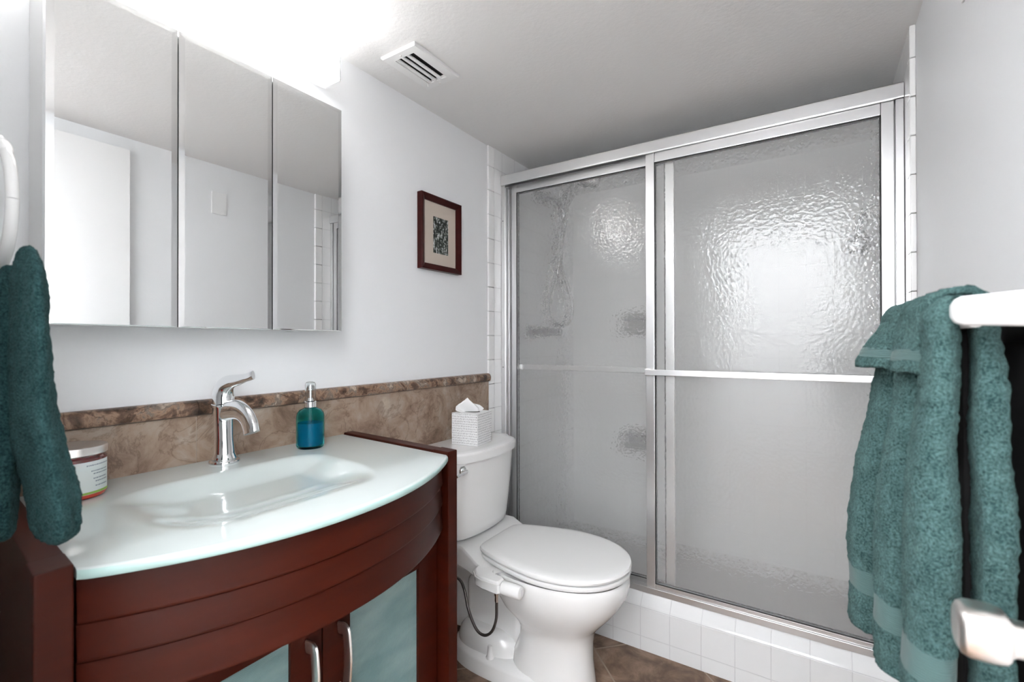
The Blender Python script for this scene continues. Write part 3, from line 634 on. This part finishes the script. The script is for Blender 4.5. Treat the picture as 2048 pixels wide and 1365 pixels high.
MB().tube([(.02, 2.08, 1.215), (.07, 2.08, 1.215), (.071, 2.08, 1.215), (.11, 2.08, 1.215), (.112, 2.08, 1.215), (.17, 2.08, 1.213), (.175, 2.08, 1.213)], [.020, .020, .026, .026, .019, .017, .010], 18).build('valve_body', M_ch2, va)
s2h = thing('fixed_shower_head', (XT, 2.2, 1.64), 'fixed shower head on the right end wall of the shower', 'shower head')
MB().lathe([(.036, 0), (.036, -.006), (.028, -.030), (.020, -.060), (.012, -.062)], (XT, 2.2, 1.645), 'X', n=28).build('flange', M_plastic, s2h)
MB().tube(spline([(XT-.05, 2.2, 1.642), (XT-.07, 2.2, 1.63), (XT-.085, 2.2, 1.59), (XT-.082, 2.2, 1.555)], 12), .0115, 12).build('shower_arm', M_ch2, s2h)
MB().tube([(XT-.082, 2.2, 1.562), (XT-.084, 2.2, 1.550), (XT-.090, 2.19, 1.530), (XT-.096, 2.18, 1.510), (XT-.097, 2.18, 1.507)], [.012, .020, .040, .046, .040], 24).build('head', M_ch2, s2h)
M_cer = mat('grey_ceramic', (.50, .50, .50), .2); 
for zz, lb in ((1.225, 'upper grey soap shelf with a bottle on the back shower wall'), (.60, 'lower grey soap shelf with a bottle on the back shower wall')):
    sc = thing('soap_shelf', (.43, YB, zz), lb.replace(' with a bottle', ''), 'shelf', 'soap shelves on the back shower wall')
    c = MB(); c.box((.35, YB-.075, zz-.01), (.51, YB-.0005, zz), bev=.004); c.box((.35, YB-.075, zz), (.51, YB-.069, zz+.022), bev=.002); c.box((.35, YB-.010, zz-.02), (.51, YB-.0005, zz+.10), bev=.004)
    c.build('dish', M_cer, sc)
    MB().tube([(.355, YB-.074, zz+.062), (.505, YB-.074, zz+.062)], .006, 10).build('rail', M_ch2, sc)
    for xx in (.352, .500): MB().box((xx, YB-.078, zz+.055), (xx+.008, YB-.006, zz+.068), bev=.001).build('rail_bracket', M_ch2, sc)

# ---------------------------------------------------------------- switch plate on the right wall (seen in the mirror)
sw = thing('wall_switch_plate', (XR, 1.165, 1.85), 'blank white cover plate high on the right wall seen in the mirror', 'cover plate')
sw.name = 'wall_cover_plate'
B((XR-.005, 1.130, 1.797), (XR, 1.20, 1.905), bev=.003).build('plate', M_whitemetal, sw)

# ---------------------------------------------------------------- towels
def sheet(front, back, zf, zb, arc_x, arc_z, nS=130, nF=110, nA=16, nB=90, top_amp=.25, full_z=1.0, amp=.0016, seed=0, band=None, topF=None, lean=0):
    """front/back: xy paths; bar arc between them"""
    F_ = spline([(x, y, 0) for x, y in front], nS); K_ = spline([(x, y, 0) for x, y in back], nS)
    tf = spline([(x, y, 0) for x, y in topF], nS) if topF else None
    mid = arc_x; rows = []; info = []
    def fpt(i, z):
        a = top_amp + (1-top_amp)*sm(arc_z, full_z, z) if full_z < arc_z else 1
        a = 1-(1-top_amp)*sm(full_z, arc_z, z); p = F_[i]
        if tf: q = tf[i]; return Vector((q.x+(p.x-q.x)*a, q.y+(p.y-q.y)*a, z))
        return Vector((mid-.018 + (p.x-(mid-.018))*a, p.y, z))
    def bpt(i, z):
        a = 1-(1-.8)*sm(1.1, arc_z, z); p = K_[i]; q = F_[i]
        return Vector((mid+.018+(p.x-(mid+.018))*a, q.y+(p.y-q.y)*a, z))
    for r_ in range(nF): z = zf+(arc_z-zf)*r_/(nF-1); rows.append([fpt(i, z) for i in range(nS)]); info.append(z)
    for r_ in range(1, nA):
        t = PI*r_/nA; row = []
        for i in range(nS):
            a, b = fpt(i, arc_z), bpt(i, arc_z); c = (a+b)/2; h = (b-a)/2
            row.append(Vector((c.x-h.x*math.cos(t), c.y-h.y*math.cos(t), arc_z+.020*math.sin(t))))
        rows.append(row); info.append(9)
    for r_ in range(nB): z = arc_z+(zb-arc_z)*r_/(nB-1); rows.append([bpt(i, z) for i in range(nS)]); info.append(9)
    m = MB()
    vs = []
    for r_, row in enumerate(rows):
        isb = band and band[0] < info[r_] < band[1]
        for i, p in enumerate(row):
            q = p*60 + Vector((seed, 0, 0)); big = noise.noise_vector(p*14+Vector((seed, 3, 1)))*.004; sml = noise.noise_vector(p*260+Vector((seed, 0, 5)))*amp*(.15 if isb else 1) + noise.noise_vector(p*90)*amp*(.1 if isb else 1)
            if isb: pass
            vs.append(p+big+sml)
    m.v = [tuple(v_) for v_ in vs]
    for a in range(len(rows)-1):
        isb = 1 if (band and band[0] < info[a] < band[1]) else 0
        for b in range(nS-1): m.f.append([a*nS+b, a*nS+b+1, (a+1)*nS+b+1, (a+1)*nS+b]); m.mi.append(isb)
    return m
def solid(o, t, off=0):
    s_ = o.modifiers.new('thickness', 'SOLIDIFY'); s_.thickness = t; s_.offset = off; s_.use_rim = True; return o
front = [(1.333, .650), (1.331, .612), (1.326, .595), (1.317, .590), (1.304, .600), (1.300, .620), (1.303, .638), (1.319, .652), (1.315, .666), (1.292, .674), (1.283, .692), (1.287, .712), (1.307, .732), (1.302, .746), (1.272, .757), (1.262, .782), (1.268, .802), (1.30, .812)]
back = [(1.368, .80), (1.360, .70), (1.353, .63), (1.352, .605), (1.355, .598), (1.361, .597), (1.367, .602), (1.370, .63), (1.376, .70), (1.382, .80)]
topF = [(1.336, .650), (1.334, .612), (1.328, .597), (1.322, .594), (1.319, .602), (1.319, .62), (1.321, .638), (1.326, .652), (1.324, .666), (1.317, .674), (1.315, .692), (1.317, .712), (1.322, .732), (1.320, .746), (1.314, .757), (1.312, .782), (1.313, .80), (1.318, .808)]
bt_ = sheet(front, back, .785, .70, 1.343, 1.180, band=(.835, .862), topF=topF, full_z=.93, seed=2)
bo = bt_.build('bath_towel', [M_teal, M_band]); solid(bo, .009); bo.data.transform(Matrix.Translation((-1.33, -.7, -.785))); bo.location = (1.33, .7, .785)
tag(bo, 'large teal bath towel hanging in folds over the bar on the right', 'towel')
wf = [(1.330, .618), (1.315, .622), (1.303, .638), (1.295, .662), (1.297, .682), (1.303, .694), (1.296, .706), (1.281, .722), (1.270, .748), (1.273, .778), (1.284, .800)]
wt = [(1.318, .612), (1.311, .622), (1.308, .638), (1.305, .662), (1.306, .682), (1.308, .694), (1.306, .706), (1.302, .722), (1.299, .748), (1.299, .778), (1.302, .800)]
wb = [(1.362, .615), (1.362, .66), (1.362, .70), (1.362, .75), (1.362, .80)]
wc = sheet(wf, wb, 1.128, 1.14, 1.340, 1.188, nS=90, nF=30, nA=20, nB=14, topF=wt, top_amp=.0, full_z=1.128, band=(1.140, 1.150), seed=9)
wo = wc.build('washcloth', [M_teal, M_band]); solid(wo, .008); wo.data.transform(Matrix.Translation((-1.32, -.7, -1.13))); wo.location = (1.32, .7, 1.13)
tag(wo, 'short teal washcloth draped over the large bath towel at right', 'towel')
# black cloth on the same bar, behind the teal one
bk = MB(); bk.box((1.400, .600, .30), (1.418, .806, 1.16), bev=.006)
bk.box((1.345, .640, .60), (1.354, .80, 1.17), bev=.004)
bk.loft([[(1.3795+math.cos(t)*r1, y, 1.155+math.sin(t)*r1*.9) for t in [PI*k/8 for k in range(9)]] + [(1.3795-math.cos(t)*(r1-.006), y, 1.155+math.sin(t)*(r1*.9-.006)) for t in [PI*k/8 for k in range(9)]] for r1, y in ((.0385, .642), (.0385, .80))])
top('black_towel', bk, M_black, (1.39, .7, .3), 'black towel hanging on the bar behind the teal bath towel', 'towel')
# towel bar
br_ = thing('towel_bar', (1.428, .57, 1.187), 'white ceramic towel bar bracket on the door at right', 'towel bar')
for yy in (.565, .808):
    p = MB(); pts = [(1.4358, yy, 1.190), (1.434, yy, 1.190), (1.418, yy, 1.190), (1.405, yy, 1.1895), (1.390, yy, 1.189), (1.37, yy, 1.188), (1.345, yy, 1.1875), (1.330, yy, 1.187), (1.3255, yy, 1.187), (1.323, yy, 1.187)]
    rr = [(.026, .042), (.026, .042), (.021, .034), (.017, .027), (.015, .0205), (.0135, .0155), (.0132, .0138), (.0125, .013), (.010, .0105), (.006, .006)]
    if yy > .7: rr = [(a*.5, b*.6) for a, b in rr]
    p.tube(pts, [(b, a) for a, b in rr] if 0 else rr, 28, up=(0, 0, 1), ex=2.8)
    p.build('bracket', M_plastic, br_)
MB().tube([(1.341, .575, 1.180), (1.341, .80, 1.180)], .0075, 16).build('bar', M_plastic, br_)
# towel ring at the left
RX, RY, RZ, RR = .350, .146, 1.330, .078
tr_ = thing('towel_ring', (.352, .04, 1.42), 'white towel ring at the left edge above the vanity', 'towel ring')
MB().tube([(RX+RR*math.cos(t), RY, RZ+RR*math.sin(t)) for t in [2*PI*k/60 for k in range(61)]], .0062, 14).build('ring', M_plastic, tr_)
MB().tube([(RX, .0402, 1.415), (RX, .044, 1.415), (RX, .047, 1.415), (RX, .06, 1.415), (RX, .130, 1.414), (RX, .150, 1.413), (RX, .156, 1.413)], [.028, .028, .016, .012, .011, .012, .006], 24).build('post', M_plastic, tr_)
MB().tube(spline([(RX-.02, RY, 1.405), (RX, RY, 1.410), (RX+.03, RY, 1.403), (RX+.050, RY, 1.390)], 14), [.006, .008, .009, .010, .0105, .0105, .010, .010, .0095, .009, .0085, .008, .0075, .005], 14).build('ring_holder', M_plastic, tr_)
def pad(m, secs, xc, th, lobes, seed, n=110, nz=120):
    """folded terry roll: secs = (z, y near the doorway wall, y away from it, width factor)"""
    nk = len(secs); P = spline([(a, b, c) for a, b, c, d in secs[::-1]], nz); T = spline([(d, 0, 0) for a, b, c, d in secs[::-1]], nz); rings = []
    for k in range(nz):
        z, l, r_ = P[k]; t_ = T[k][0]; cy = (l+r_)/2; hw = max((r_-l)/2, .001); ring = []
        for j in range(n):
            a = 2*PI*j/n; c, s_ = math.cos(a), math.sin(a); c2 = math.copysign(abs(c)**.8, c); f_ = 1 + lobes*math.cos(a*4+seed+z*4)
            p = Vector((xc(z)+th*t_*s_*f_, cy+hw*c2*(1+lobes*.3*math.sin(a*3+z*9)), z))
            p += noise.noise_vector(p*22+Vector((seed, 0, 0)))*.0025 + noise.noise_vector(p*260)*.0012 + noise.noise_vector(p*110)*.0012
            ring.append(p)
        rings.append(ring)
    m.loft(rings)
ht = MB()
pad(ht, [(1.268, .143, .149, .3), (1.258, .139, .154, .6), (1.235, .135, .159, .9), (1.20, .134, .161, 1), (1.15, .134, .163, 1), (1.10, .135, .168, 1), (1.05, .137, .175, 1.05), (1.005, .143, .184, 1.1), (.972, .148, .187, 1.1), (.950, .152, .187, 1), (.942, .155, .181, .7), (.939, .160, .172, .3)], lambda z: .488+.03*(1.26-z), .042, .14, 1.0)
pad(ht, [(1.262, .150, .158, .3), (1.248, .151, .166, .7), (1.20, .152, .173, 1), (1.12, .152, .174, 1), (1.05, .150, .178, .9), (1.0, .152, .178, .5)], lambda z: .425, .026, .1, 5.0, n=70, nz=70)
pad(ht, [(1.25, .138, .150, .3), (1.22, .128, .152, .7), (1.15, .118, .150, 1), (1.05, .112, .152, 1), (.98, .112, .152, 1), (.945, .118, .150, .9), (.935, .124, .144, .4)], lambda z: .43, .03, .12, 3.0, n=70, nz=70)
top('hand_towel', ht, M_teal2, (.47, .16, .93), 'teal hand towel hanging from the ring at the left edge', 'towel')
